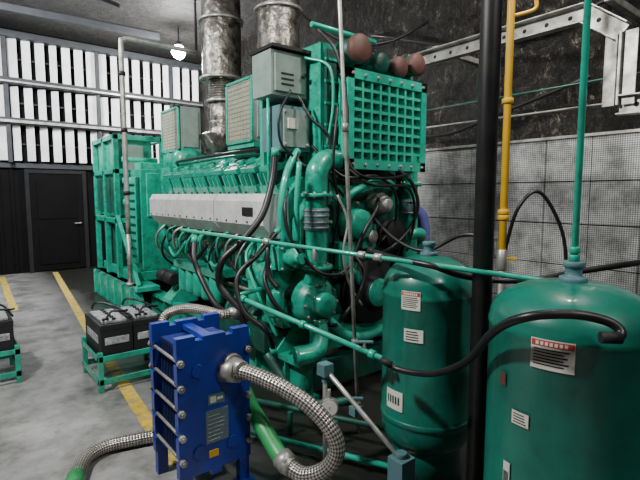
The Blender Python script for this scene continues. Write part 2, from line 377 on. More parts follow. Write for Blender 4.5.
g.lathe((2.62,2.92,1.36),(0,-1,0),[(.13,0),(.14,.08),(.12,.18),(.05,.2)],GREEN,24)
g.lathe((2.9,2.92,1.52),(0,-1,0),[(.09,0),(.1,.12),(.06,.2),(.03,.22)],STEEL,20)
for (a,b) in(((2.6,.82),(2.95,1.25)),((3.06,.82),(3.2,1.25))): g.beam((a[0],2.84,a[1]),(b[0],2.84,b[1]),.05,.012,BLACK)
g.lathe((2.22,2.95,.76),(0,-1,0),[(.13,0),(.19,.03),(.19,.12),(.17,.14),(.17,.17),(.1,.18),(.09,.25),(.04,.26)],GREEN,28)
for k in range(10):
    a=2*math.pi*k/10; g.cyl((2.22+.155*math.cos(a),2.76,.76+.155*math.sin(a)),(2.22+.155*math.cos(a),2.79,.76+.155*math.sin(a)),.012,STEEL,6)
g.tube([(2.2,2.85,.9),(2.22,2.85,1.0),(2.23,2.85,1.25),(2.23,2.85,1.7),(2.27,2.86,1.82),(2.4,2.9,1.88),(2.6,2.95,1.88)],.088,GREEN,20,6)
for z in(1.04,1.6): g.flange((2.23,2.85,z),(0,0,1),.13,.025,GREEN2,8)
g.cyl((2.23,2.85,1.33),(2.23,2.85,1.5),.098,BLUEG,20)
for z in(1.35,1.39,1.44,1.48): g.cyl((2.23,2.85,z-.006),(2.23,2.85,z+.006),.103,STEEL,20)
g.tube([(2.2,2.8,.62),(2.18,2.75,.5),(2.1,2.7,.42),(1.95,2.75,.4)],.075,GREEN,16,6)
g.tube([(3.33,2.85,.7),(3.33,2.85,1.0),(3.33,2.85,1.5),(3.33,2.87,1.95)],.07,GREEN,18,5)
g.cyl((3.33,2.85,1.42),(3.33,2.85,1.56),.079,BLUEG,18)
for z in(1.44,1.54): g.cyl((3.33,2.85,z-.006),(3.33,2.85,z+.006),.084,STEEL,18)
g.flange((3.33,2.85,1.7),(0,0,1),.105,.025,GREEN2,8)
g.tube([(3.33,2.85,1.0),(3.2,2.8,.92),(3.05,2.8,.9)],.06,GREEN,14,5)
g.tube([(3.2,2.9,1.2),(3.35,2.78,1.25),(3.5,2.85,1.2),(3.55,3.0,1.0)],.05,GREEN2,14,5)
g.bx(2.42,2.62,2.8,2.93,1.0,1.22,GREEN); g.bx(2.45,2.59,2.77,2.81,1.03,1.19,GREEN2)
g.bx(2.70,2.86,2.82,2.93,1.15,1.35,GREEN); g.lathe((2.78,2.82,1.25),(0,-1,0),[(.05,0),(.055,.05),(.02,.06)],STEEL,16)
g.tube([(2.5,2.88,1.5),(2.55,2.78,1.62),(2.75,2.76,1.7),(2.95,2.8,1.72),(3.15,2.88,1.66)],.03,GREEN2,12,5)
g.tube([(2.42,2.88,.95),(2.55,2.78,.98),(2.62,2.76,.88)],.035,GREEN,12,5)
g.lathe((2.02,3.05,.95),(0,1,0),[(.1,0),(.14,.02),(.14,.1),(.12,.11),(.12,.2),(.14,.21),(.14,.3),(.1,.32)],GREEN,24)
g.bx(1.98,2.3,3.0,3.4,1.0,1.24,GREEN); g.bx(1.95,2.2,2.96,3.06,1.02,1.2,GREEN2)
g.lathe((2.06,2.98,1.12),(0,-1,0),[(.07,0),(.075,.1),(.04,.12),(.04,.18)],GREEN2,18)
g.lathe((1.96,3.3,.7),(0,0,1),[(.06,0),(.075,.02),(.075,.2),(.05,.22)],GREEN2,18)
g.lathe((1.93,2.98,.66),(0,0,1),[(.05,0),(.07,.02),(.07,.2),(.04,.22)],GREEN,18)
g.bx(2.0,2.28,2.98,3.3,.55,.72,GREEN)
g.bx(1.9,2.2,3.1,3.9,.34,.5,GDARK)
for zz in(1.03,1.19):
    for xx in(1.98,2.07,2.17): g.cyl((xx,2.94,zz),(xx,2.97,zz),.011,STEEL,6)
g.tube([(2.0,2.95,1.24),(1.97,2.95,1.5),(2.05,2.98,1.78),(2.2,3.05,1.95)],.03,GREEN2,12,5)
g.tube([(2.1,2.92,1.25),(2.08,2.9,1.55),(2.12,2.92,1.85)],.022,GREEN2,12,5)
g.tube([(2.35,2.86,.6),(2.5,2.8,.45),(2.7,2.8,.4),(2.95,2.82,.42)],.045,GREEN2,12,5)
g.bx(2.3,3.4,2.85,2.95,.34,.5,GREEN)
for yy in(3.2,5.5): 
    for sg in(-1,1): g.prism([(CX+sg*.5,.66),(CX+sg*.8,.34),(CX+sg*.8,.30),(CX+sg*.45,.30)],'Y',yy-.12,yy+.12,GREEN2)
# tower + lattice-grille cooler
for x in(2.46,3.46): g.bx(x-.04,x+.04,3.0,3.12,1.5,2.75,GREEN)
g.bx(2.52,3.44,2.88,3.34,1.84,2.57,GREEN)
g.bx(2.56,3.40,2.862,2.885,1.88,2.53,RADG)
for x0,x1,z0,z1 in((2.5,3.46,2.52,2.6),(2.5,3.46,1.81,1.89),(2.5,2.57,1.81,2.6),(3.39,3.46,1.81,2.6)): g.bx(x0,x1,2.79,2.88,z0,z1,GREEN2)
for i in range(1,8): g.bx(2.57+.82*i/8-.012,2.57+.82*i/8+.012,2.80,2.86,1.88,2.53,RADG)
for j in range(1,8): z=1.88+.65*j/8; g.bx(2.56,3.4,2.803,2.86,z-.012,z+.012,RADG)
for i in range(8):
    for j in range(8):
        g.cyl((2.57+.82*(i+.5)/8,2.855,1.88+.65*(j+.5)/8),(2.57+.82*(i+.5)/8,2.865,1.88+.65*(j+.5)/8),.03,GDARK,10)
for k in range(7):
    for z in(1.85,2.56): g.cyl((2.55+k*.142,2.77,z),(2.55+k*.142,2.8,z),.013,STEEL,6)
for x,z,r,m in((2.68,2.78,.115,RUST),(2.92,2.71,.085,GDARK),(3.15,2.71,.09,RUST),(3.38,2.77,.1,RUST)):
    g.cyl((x,2.86,z),(x,3.5,z),r*.92,GDARK,24); g.lathe((x,2.88,z),(0,-1,0),[(r,0),(r,.05),(r*.8,.07),(.001,.075)],m,24)
g.cyl((2.3,3.0,2.93),(3.0,3.0,2.93),.022,GREEN2,12)
g.bx(2.45,3.5,3.1,3.2,2.58,2.66,GREEN)
g.bx(2.36,2.52,2.96,3.2,1.85,2.80,GREEN); g.bx(2.40,2.50,2.93,2.97,1.9,2.75,GDARK)
for k in range(5): g.bx(2.38,2.51,2.92,2.935,1.98+k*.17,2.0+k*.17,GREEN2)
g.bx(2.0,2.34,3.12,3.4,2.38,2.72,GREY); g.bx(2.03,2.31,3.10,3.13,2.41,2.69,GREY); g.cyl((2.29,3.07,2.55),(2.29,3.11,2.55),.018,DARK,10)
for z in(2.46,2.5,2.54): g.bx(2.08,2.2,3.095,3.1,z,z+.012,DARK)
g.bx(1.99,2.38,3.08,3.43,2.73,2.755,DARK)
g.bx(2.05,2.34,3.08,3.34,1.95,2.30,BLUEG); g.bx(2.08,2.31,3.06,3.09,1.98,2.27,GREY)
for zz in(2.0,2.25):
    for xx in(2.09,2.30): g.cyl((xx,3.04,zz),(xx,3.07,zz),.012,STEEL,8)
g.bx(2.11,2.2,3.045,3.06,2.12,2.2,WHITE)
for xx in(2.1,2.16,2.22,2.28): g.cyl((xx,3.2,1.90),(xx,3.2,1.95),.018,DARK,8)
g.bx(2.1,2.5,3.4,3.46,1.8,2.75,GREEN2)
for x in(2.02,2.4): g.cyl((x,3.2,1.7),(x,3.2,2.36),.014,GREEN2,8)
def H_(pts,r=.011,m=BLACK): g.tube(pts,r,m,8,6)
H_([(2.2,3.05,1.97),(2.15,2.95,1.85),(2.3,2.85,1.75),(2.5,2.85,1.6),(2.6,2.83,1.4)])
H_([(2.34,3.05,2.0),(2.45,2.8,1.75),(2.75,2.72,1.75),(3.0,2.74,1.62),(3.05,2.78,1.35),(2.9,2.8,1.2)],.013)
H_([(2.5,2.82,1.82),(2.7,2.7,1.68),(3.1,2.68,1.66),(3.22,2.7,1.4),(3.18,2.75,1.1)],.012)
H_([(2.45,2.86,2.3),(2.38,2.8,2.1),(2.36,2.8,1.8),(2.42,2.8,1.5),(2.4,2.85,1.2),(2.45,2.86,.95)],.012)
H_([(2.1,3.0,2.4),(1.98,2.98,2.2),(1.99,2.98,2.0),(2.1,2.98,1.9)],.01)
H_([(2.3,3.1,2.7),(2.4,2.9,2.6),(2.42,2.88,2.3),(2.38,2.9,2.0)],.012,GREEN2)
H_([(2.5,2.85,1.2),(2.6,2.7,1.0),(2.55,2.7,.8),(2.4,2.75,.6)],.02)
H_([(2.9,2.84,1.6),(2.75,2.7,1.5),(2.6,2.7,1.3),(2.5,2.75,1.05),(2.35,2.75,.95)],.016)
H_([(1.95,3.1,1.1),(1.85,3.0,.95),(1.9,2.9,.75),(2.1,2.85,.6),(2.4,2.8,.55)],.018)
H_([(2.0,3.35,1.25),(1.86,3.3,1.1),(1.86,3.1,.8),(1.95,3.0,.5)],.014,GREEN2)
H_([(2.35,2.98,2.9),(2.44,2.86,2.7),(2.5,2.80,2.3),(2.49,2.78,1.9),(2.6,2.72,1.75),(2.9,2.7,1.74),(3.15,2.72,1.78)],.012)
H_([(2.2,3.04,2.38),(2.25,2.95,2.2),(2.38,2.88,2.05),(2.36,2.86,1.75),(2.3,2.82,1.5)],.011)
H_([(3.1,2.8,1.83),(3.2,2.72,1.7),(3.26,2.7,1.5),(3.2,2.74,1.3),(3.0,2.76,1.15),(2.75,2.74,1.1)],.016)
H_([(2.05,2.98,1.65),(1.97,2.9,1.5),(1.98,2.86,1.3),(2.1,2.8,1.1),(2.2,2.72,1.0),(2.4,2.7,.98)],.014)
H_([(2.0,3.1,1.3),(1.88,3.0,1.2),(1.86,2.96,1.0),(1.9,2.9,.9)],.02)
H_([(2.35,2.74,1.6),(2.42,2.7,1.4),(2.38,2.7,1.15),(2.46,2.72,.9),(2.6,2.72,.7)],.01,STEEL)
for i in range(14):
    y0=3.15+i*.18; dz=random.uniform(-.08,.08)
    H_([(2.02,y0,1.26),(1.92,y0+.05,1.12+dz),(1.97,y0+.15,.95+dz),(2.12,y0+.2,.82+dz)],random.choice([.01,.014,.018]),random.choice([BLACK,GREEN2,BLACK,GREEN2,STEEL]))
for i in range(4):
    y0=3.3+i*.5; H_([(1.98,y0,1.1),(1.93,y0+.2,.93),(1.96,y0+.45,1.0)],.02,GREEN if i%2 else BLACK)
for x in(2.55,3.1):
    g.lathe((x,5.95,2.05),(0,1,0),[(.1,0),(.2,.06),(.22,.14),(.2,.2),(.12,.24),(.12,.36),(.19,.4),(.2,.5),(.12,.55)],GREEN,24)
g.bx(2.2,3.4,5.8,6.2,1.2,1.95,GREEN)
g.done(GEN)

def airfilter(x0,x1,y0,y1,z0,z1):
    g=G('air_filter_housing',.005)
    g.bx(x0,x1,y0,y1,z0,z1,GREY)
    for a,b,c,d in((y0,y0+.03,z0,z1),(y1-.03,y1,z0,z1),(y0,y1,z0,z0+.03),(y0,y1,z1-.03,z1)): g.bx(x0-.02,x0+.02,a,b,c,d,GREEN2)
    g.bx(x0-.008,x0,y0+.03,y1-.03,z0+.03,z1-.03,BEIGE)
    n=9
    for i in range(1,n): yy=y0+(y1-y0)*i/n; g.bx(x0-.014,x0-.006,yy-.004,yy+.004,z0+.03,z1-.03,GREY)
    n=14
    for i in range(1,n): zz=z0+(z1-z0)*i/n; g.bx(x0-.014,x0-.006,y0+.03,y1-.03,zz-.004,zz+.004,GREY)
    g.bx(x0+.04,x1-.04,y0-.02,y0,z0+.05,z1-.05,GREY)
    g.bx(x0,x1,y0,y1,z0-.05,z0,GREEN2); g.bx(x0+.05,x1-.05,y0+.05,y1-.05,2.0,z0-.05,GDARK)
    g.done(GEN)
airfilter(2.46,2.84,4.18,4.74,2.14,2.80)
airfilter(2.42,2.72,6.0,6.62,2.18,2.76)

def exhaust(x,y,r,zb,nar):
    g=G('exhaust_stack',.004)
    g.lathe((x,y,zb),(0,0,1),[(r,0),(r,.02),(r,H-zb-.01)],EXH,28)
    for zz in(zb,zb+.75,zb+1.5):
        if zz<H-.05: g.flange((x,y,zz),(0,0,1),r+.04,.03,STEEL,12)
    p=[];L=zb-nar
    n=9
    for i in range(n*2+1): p.append((r*.62 if i%2 else r*.74, L*.45*i/(2*n)))
    g.lathe((x,y,zb-L*.45),(0,0,1),p,EXH,24)
    g.flange((x,y,zb-L*.45),(0,0,1),r*.85,.03,STEEL,10)
    g.lathe((x,y,nar),(0,0,1),[(r*.66,0),(r*.66,L*.55)],EXH,24)
    g.tube([(x,y,nar+.1),(x,y,nar-.05),(x-.08,y,nar-.2),(x-.25,y,nar-.27)],r*.75,EXH,20,6)
    g.done(GEN)
exhaust(3.0,5.9,.26,3.15,2.5)
exhaust(3.1,4.67,.24,2.95,2.4)

g=G('alternator',.008)
g.bx(1.9,3.5,6.45,8.0,.42,.55,GREEN)
g.bx(2.05,3.5,6.5,8.0,.55,1.95,GREEN); g.bx(2.1,3.4,6.6,7.9,1.95,2.05,GREEN2)
g.cyl((2.8,6.15,1.15),(2.8,6.5,1.15),.55,GREEN,28)
for y0,y1 in((6.55,7.2),(7.3,7.95)):
    g.bx(2.0,2.05,y0,y1,.65,1.85,GREEN2)
    for k in range(10): g.box((2.0,(y0+y1)/2,.75+k*.11),(.05,y1-y0-.1,.02),GDARK,Matrix.Rotation(.5,3,'Y'))
for x0 in(2.12,2.8):
    g.bx(x0,x0+.6,6.46,6.5,1.3,1.9,GREEN2)
g.done(GEN)
g=G('control_cabinet_frame',.005)
X0,X1,Y0,Y1,Z1=1.84,2.5,6.95,8.1,2.45
for x in(X0,X1):
    for y in(Y0,(Y0+Y1)/2,Y1): g.bx(x,x+.07,y,y+.07,0,Z1,GREEN)
for z in(.35,1.2,1.9,Z1-.07):
    for x in(X0,X1): g.bx(x,x+.07,Y0,Y1,z,z+.07,GREEN)
    for y in(Y0,Y1): g.bx(X0,X1,y,y+.07,z,z+.07,GREEN2)
g.bx(X0+.05,X1-.1,Y0+.1,Y1-.1,1.3,2.4,GREEN); g.bx(X0+.1,X1,Y0+.15,Y1-.1,.45,1.15,GDARK)
for k in range(4): g.bx(X0+.02,X0+.06,Y0+.12+k*.26,Y0+.30+k*.26,1.35,1.85,GDARK)
for k in range(3): g.cyl((X0+.1,Y0-.02,1.5+k*.3),(X0+.6,Y0-.02,1.5+k*.3),.04,GREEN2,12)
g.bx(X0+.12,X0+.4,Y0-.04,Y0,1.95,2.3,GREY); g.bx(X0+.3,X0+.55,Y0-.06,Y0,.7,1.05,GDARK)
g.tube([(X0+.25,Y0,1.2),(X0+.25,Y0-.15,1.0),(X0+.25,Y0-.15,.5),(X0+.5,Y0,.35)],.06,GREEN2,12,5)
g.prism([(5.9,0),(8.2,0),(8.2,.42),(6.15,.42)],'X',1.80,1.90,GREEN)
g.bx(1.80,2.1,6.0,8.2,.36,.42,GREEN2)
for k in range(6): g.bx(1.77,1.81,6.2+k*.38,6.24+k*.38,.03,.4,GREEN2)
g.beam((1.86,6.1,.42),(1.86,6.95,1.3),.05,.05,GREEN)
g.done(GEN)

g=G('steel_conduit_pipe',0)
p=S(-2.5,6.05,0); x,y=p.x,p.y
g.tube([(x,y,1.1),(x,y,2.5),(x,y,3.45),(x+.03,y,3.54),(x+.12,y,3.57),(x+.5,y,3.57),(x+1.0,y,3.57)],.032,STEEL,12,5)
for z in(1.6,2.4,3.1): g.cyl((x,y,z),(x,y,z+.05),.042,DARK,12)
g.cyl((x,y,.42),(x,y,1.1),.028,STEEL,12); g.cyl((x,y,.42),(x,y,.45),.06,STEEL,12)
g.cyl((x+1.0,y,3.57),(x+1.0,y,H),.018,DARK,10)
g.done(GEN)

# ------------------------------------------------------------------ pressure tanks
def tank(c,r,zt,labels,dome,name='pressure_tank'):
    g=G(name,.003)
    zs=zt-dome; zb=.34
    prof=[(r*.80,0),(r*.80,.16)]
    for i in range(0,7):
        a=math.pi/2*i/6; rr=.8*r+(r-.8*r)*math.sin(a); prof.append((rr,.20+.12*(1-math.cos(a))))
    prof+=[(r,zb),(r+.006,zb+.005),(r+.006,zb+.03),(r,zb+.035),(r,zs-.03),(r+.004,zs-.025),(r+.004,zs-.01),(r,zs)]
    for i in range(1,12):
        a=math.pi/2*i/11; prof.append((max(r*math.cos(a)**.85,.001),zs+dome*math.sin(a)))
    g.lathe((c[0],c[1],0),(0,0,1),prof,TANKG,56)
    g.lathe((c[0],c[1],zt-.01),(0,0,1),[(.05,0),(.05,.025),(.03,.03),(.03,.06),(.038,.065),(.038,.085),(.018,.085)],BLUEG,20)
    base=math.atan2(-c[1],-c[0])
    for (da,dw,z0,z1,kind) in labels:
        a0=base+da-dw/2; a1=base+da+dw/2; R=r+.0055
        if kind=='rust': g.patch(c,R,a0,a1,z0,z1,RUST); continue
        g.patch(c,R,a0,a1,z0,z1,WHITE)
        hh=z1-z0
        if kind=='warn':
            g.patch(c,R+.001,a0+.01,a1-.01,z1-hh*.24,z1-hh*.04,RED)
            n=7
            for k in range(n): g.patch(c,R+.002,a0+dw*(.12+.76*k/n),a0+dw*(.12+.76*(k+.65)/n),z1-hh*.2,z1-hh*.08,WHITE,1)
            for k in range(6): g.patch(c,R+.001,a0+dw*.07,a1-dw*random.uniform(.07,.25),z1-hh*(.36+.1*k),z1-hh*(.32+.1*k),DARK,4)
        elif kind=='txt':
            for k in range(4): g.patch(c,R+.001,a0+dw*.1,a1-dw*random.uniform(.1,.3),z1-hh*(.25+.2*k),z1-hh*(.17+.2*k),DARK,4)
        elif kind=='logo':
            n=5
            for k in range(n): g.patch(c,R+.001,a0+dw*(.1+.8*k/n),a0+dw*(.1+.8*(k+.6)/n),z0+hh*.3,z0+hh*.7,GDARK,1)
    return g
t1=S(.615,2.6,0); t2=S(.965,1.75,0)
g=tank((t1.x,t1.y),.255,1.265,[(-.35,.40,1.0,1.10,'warn'),(-.28,.40,.83,.90,'txt'),(-.72,.46,.43,.54,'logo')],.19); g.done()
g=tank((t2.x,t2.y),.295,1.275,[(-.17,.46,1.01,1.115,'warn'),(-.50,.22,.78,.83,'txt'),(-.66,.10,.5,.62,'logo'),(-.78,.10,.90,.95,'rust')],.15)
g.cyl((t2.x+.0,t2.y,1.34),(t2.x+.0,t2.y,H),.0125,GREEN2,14)
for z in(1.35,1.38,2.6): g.cyl((t2.x,t2.y,z),(t2.x,t2.y,z+.025),.022,GREEN2,6)
g.done()

p=S(.778,2.2,0)
g=G('black_column_pipe',.003); g.cyl((p.x,p.y,0),(p.x,p.y,H),.047,BLKP,28); g.flange((p.x,p.y,.01),(0,0,1),.1,.02,BLKP,4); g.flange((p.x,p.y,H-.01),(0,0,1),.1,.02,BLKP,4); g.done()
p=S(1.34,3.4,0)
g=G('yellow_gas_pipe',.002); g.cyl((p.x,p.y,1.12),(p.x,p.y,H),.026,YEL,16)
for z in(1.42,1.46,2.25): g.cyl((p.x,p.y,z),(p.x,p.y,z+.035),.04,YEL,16)
g.cyl((p.x,p.y,1.05),(p.x,p.y,1.2),.036,STEEL,8); g.cyl((p.x,p.y,0),(p.x,p.y,1.06),.024,STEEL,12)
q=V((p.x,p.y,1.13)); g.beam(q+RT*-.02,q+RT*.11,.02,.02,YEL)
p2=p+RT*.17; g.cyl((p2.x,p2.y,2.98),(p2.x,p2.y,H),.014,YEL,12); g.tube([V((p2.x,p2.y,2.98)),V((p2.x,p2.y,2.90)),V((p.x,p.y,2.86))+RT*.06,V((p.x,p.y,2.85))],.014,YEL,10,5)
g.done()
g=G('riser_pipe',.002); g.cyl(S(.262,3.0,0),S(.05,3.0,4.2),.013,STEEL,14)
a=S(.05,3.0,4.2); g.cyl(a,(a.x,a.y,H),.013,STEEL,14)
for z in(.17,.6,2.0): g.cyl(S(.262-.0505*z,3.0,z),S(.262-.0505*(z+.05),3.0,z+.05),.022,STEEL,8)
g.done()
g=G('coolant_line_pipe',.002)
A=S(-.95,3.32,1.345); B=S(1.05,1.94,1.225)
g.cyl(A,B,.0125,GREEN2,12)
for t in(.3,.58,.62): q=A.lerp(B,t); q2=A.lerp(B,t+.018); g.cyl(q,q2,.022,STEEL,8)
g.tube([A,A+V((0,.1,0)),A+V((.15,.2,-.02))],.0125,GREEN2,10,4)
q=A.lerp(B,.46); g.cyl(q,q+V((0,0,-.07)),.014,STEEL,8)
g.done()
g=G('drain_line_pipe',.002)
A=S(-.56,3.05,.93); B=S(.33,2.4,.735); g.cyl(A,B,.016,GREEN2,12)
for t in(.05,.5,.93): g.cyl(A.lerp(B,t),A.lerp(B,t+.03),.026,GREEN2,8)
q=A.lerp(B,.9); g.cyl(q,q+V((0,0,.05)),.01,STEEL,8); g.beam(q+V((0,0,.05))-RT*.05,q+V((0,0,.05))+RT*.05,.02,.012,BLUEG)
g.cyl(A,A+V((.25,.1,0)),.016,GREEN2,12)
g.done()

def hose(name,pts,r,mat,seg=12,em=STEEL):
    g=G(name,0); P=[S(*p) for p in pts]; g.tube(P,r,mat,seg,8)
    d=(P[1]-P[0]).normalized(); g.cyl(P[0]-d*.01,P[0]+d*.05,r*1.18,em,10)
    d=(P[-2]-P[-1]).normalized(); g.cyl(P[-1]-d*.01,P[-1]+d*.05,r*1.18,em,10)
    return g
hose('black_rubber_hose',[(.32,2.3,.76),(.40,2.25,.73),(.525,2.1,.77),(.60,1.85,.92),(.615,1.62,1.11),(.665,1.49,1.2),(.79,1.44,1.225),(.89,1.42,1.21),(.925,1.40,1.185),(.91,1.385,1.165),(.87,1.39,1.165)],.0155,BLACK,em=DARK).done()
hose('black_rubber_hose',[(.30,2.75,1.27),(.40,2.45,1.265),(.56,2.27,1.25),(.70,2.3,1.2),(.9,2.32,1.17),(1.1,2.3,1.18),(1.32,2.35,1.21),(1.6,2.4,1.24),(2.0,2.6,1.25)],.016,BLACK,em=DARK).done()
hose('black_rubber_hose',[(-.317,3.35,1.92),(-.337,3.3,1.7),(-.4,3.2,1.46),(-.536,3.1,1.28),(-.649,3.05,1.16),(-.665,3.05,1.0),(-.539,3.0,.86),(-.482,3.0,.68)],.024,BLACK,em=GREEN2).done()
hose('black_rubber_hose',[(-.99,3.65,1.27),(-.97,3.55,1.12),(-.914,3.5,.99),(-.758,3.3,.82),(-.6,3.15,.77),(-.45,3.15,.74)],.021,BLACK,em=GREEN2).done()
hose('black_rubber_hose',[(-.30,3.35,1.35),(-.42,3.15,1.2),(-.55,3.05,1.05),(-.50,2.98,.85),(-.35,2.95,.72),(-.3,3.0,.55)],.018,BLACK,em=GREEN2).done()
hose('black_rubber_hose',[(1.36,3.42,1.15),(1.4,3.3,1.5),(1.55,3.3,1.62),(1.72,3.3,1.35),(1.78,3.3,1.0)],.013,BLACK).done()
hose('black_rubber_hose',[(.42,4.0,1.45),(.6,3.7,1.25),(.8,3.5,1.18),(1.05,3.45,1.3),(1.3,3.42,1.28)],.014,BLACK).done()
g=hose('braided_steel_hose',[(-.50,2.40,.665),(-.39,2.35,.68),(-.229,2.28,.645),(-.075,2.22,.577),(.039,2.18,.477),(.083,2.16,.371),(.039,2.16,.27),(-.075,2.2,.205),(-.18,2.28,.22)],.042,BRAID,seg=18)
g.cyl(S(-.52,2.42,.66),S(-.43,2.37,.675),.062,STEEL,8)
g.tube([S(-.18,2.28,.22),S(-.239,2.35,.263),S(-.32,2.45,.338),S(-.407,2.6,.383),S(-.46,2.75,.40)],.046,LGREEN,16,6)
g.cyl(S(-.16,2.27,.215),S(-.205,2.31,.238),.056,STEEL,8)
g.done()
hose('braided_steel_hose',[(-1.05,3.0,.70),(-1.03,3.05,.80),(-.9,3.05,.845),(-.76,3.0,.845),(-.64,2.95,.83),(-.55,3.0,.83)],.032,BRAID,seg=16).done()
g=hose('braided_steel_hose',[(-1.30,2.3,.045),(-1.36,2.48,.045),(-1.39,2.62,.045),(-1.34,2.74,.045),(-1.2,2.82,.045),(-1.0,2.9,.045),(-.8,2.95,.045)],.04,BRAID,seg=16,em=LGREEN)
g.cyl(S(-1.29,2.26,.05),S(-1.35,2.44,.05),.05,LGREEN,12)
g.done()

g=G('valve_manifold',.003)
A=S(.03,2.6,.60);B=S(.42,2.28,.24); g.cyl(A,B,.014,STEEL,12)
g.box(A,(.07,.07,.07),BLUEG); g.box(A+V((0,0,-.055)),(.03,.03,.05),BLUEG)
g.box(S(.20,2.5,.40),(.06,.05,.05),BLUEG); g.cyl(S(.2,2.5,.42),S(.2,2.5,.47),.008,STEEL); g.beam(S(.16,2.5,.47),S(.24,2.5,.47),.02,.01,BLUEG)
g.box(S(.42,2.28,.17),(.10,.10,.17),BLUEG); g.cyl(S(.42,2.28,.25),S(.42,2.28,.28),.03,BLUEG,12)
g.cyl(S(.42,2.28,0),S(.42,2.28,.1),.03,STEEL,12)
g.cyl(S(.03,2.6,0),S(.03,2.6,.56),.014,STEEL,12)
c=S(.05,2.5,.43); g.cyl(c,c-FW*.04,.052,STEEL,24); g.cyl(c-FW*.04,c-FW*.042,.045,WHITE,24); g.beam(c-FW*.044,c-FW*.044+V((.02,.0,.025)),.004,.003,DARK); g.cyl(c-FW*.02,c-FW*.02+V((0,0,.1)),.01,STEEL,10); g.cyl(c,S(.05,2.6,.43),.01,STEEL)
g.done()
g=G('floor_pipework',.002)
for z,d0 in((.06,2.6),(.16,2.85)):
    g.cyl(S(-.45,d0+.3,z),S(.42,d0-.1,z),.018,GDARK if z>.1 else GREEN2,12)
g.cyl(S(.1,2.85,.0),S(.1,2.85,.16),.018,GDARK,12); g.cyl(S(-.2,2.98,0),S(-.2,2.98,.16),.018,GDARK,12)
g.tube([S(-.35,3.0,.55),S(-.2,2.9,.35),S(-.05,2.9,.25),S(.2,2.95,.25)],.03,GDARK,12,6)
g.done()

# ------------------------------------------------------------------ plate heat exchanger
g=G('plate_heat_exchanger',.006)
x0,x1=.838,1.25; zb,zt=.14,.885
zs=[.24,.37,.50,.63,.76]
def plate(y0,y1):
    pts=[(x0,zb),(x1,zb)]
    for z in zs: pts+=[(x1,z-.014),(x1-.03,z-.014),(x1-.03,z+.014),(x1,z+.014)]
    pts+=[(x1,zt),(x1-.10,zt),(x1-.10,zt-.025),(x1-.14,zt-.025),(x1-.14,zt-.008),(x0+.14,zt-.008),(x0+.14,zt-.025),(x0+.10,zt-.025),(x0+.10,zt),(x0,zt)]
    for z in reversed(zs): pts+=[(x0,z+.014),(x0+.03,z+.014),(x0+.03,z-.014),(x0,z-.014)]
    g.prism(pts,'Y',y0,y1,BLUE)
plate(2.2,2.245); plate(2.555,2.60)
for k in range(26):
    y=2.25+k*.0117; i=.045 if k%2 else .052
    g.bx(x0+i,x1-i,y,y+.006,zb+.04,zt-.075,BLUED if k%2 else BLUE)
for z in zs:
    for x in(x0+.015,x1-.015):
        g.cyl((x,2.17,z),(x,2.64,z),.0085,STEEL,8); g.cyl((x,2.175,z),(x,2.2,z),.019,STEEL,6); g.cyl((x,2.6,z),(x,2.625,z),.019,STEEL,6)
xc=(x0+x1)/2; g.bx(xc-.03,xc+.03,2.24,2.56,zt-.06,zt-.03,BLUE); g.bx(xc-.03,xc+.03,2.2,2.62,zb-.03,zb,BLUE)
for x in(x0+.04,x1-.04):
    g.bx(x-.03,x+.03,2.2,2.245,0,zb,BLUE); g.bx(x-.03,x+.03,2.555,2.60,0,zb,BLUE); g.bx(x-.05,x+.05,2.15,2.245,0,.012,BLUE)
for x,z in((x1-.11,.70),(x0+.11,.70),(x0+.11,.26),(x1-.11,.26)):
    big=x>xc and z>.5
    g.cyl((x,2.17 if big else 2.19,z),(x,2.2,z),.055 if big else .036,STEEL if big else BLUE,24)
g.cyl((x1-.11,2.08,.70),(x1-.11,2.17,.70),.042,STEEL,8)
g.bx(xc-.06,xc+.07,2.196,2.2,.29,.47,PLATE)
for k in range(7): g.bx(xc-.05,xc+.05-random.uniform(0,.04),2.194,2.196,.305+k*.022,.310+k*.022,STEEL)
g.bx(xc-.045,xc+.05,2.196,2.2,.50,.555,BLUEG)
g.bx(xc-.035,xc-.0,2.194,2.196,.51,.545,WHITE); g.bx(xc+.005,xc+.04,2.194,2.196,.52,.535,WHITE)
g.bx(xc-.045,xc+.01,2.196,2.2,.21,.25,YEL)
g.done()

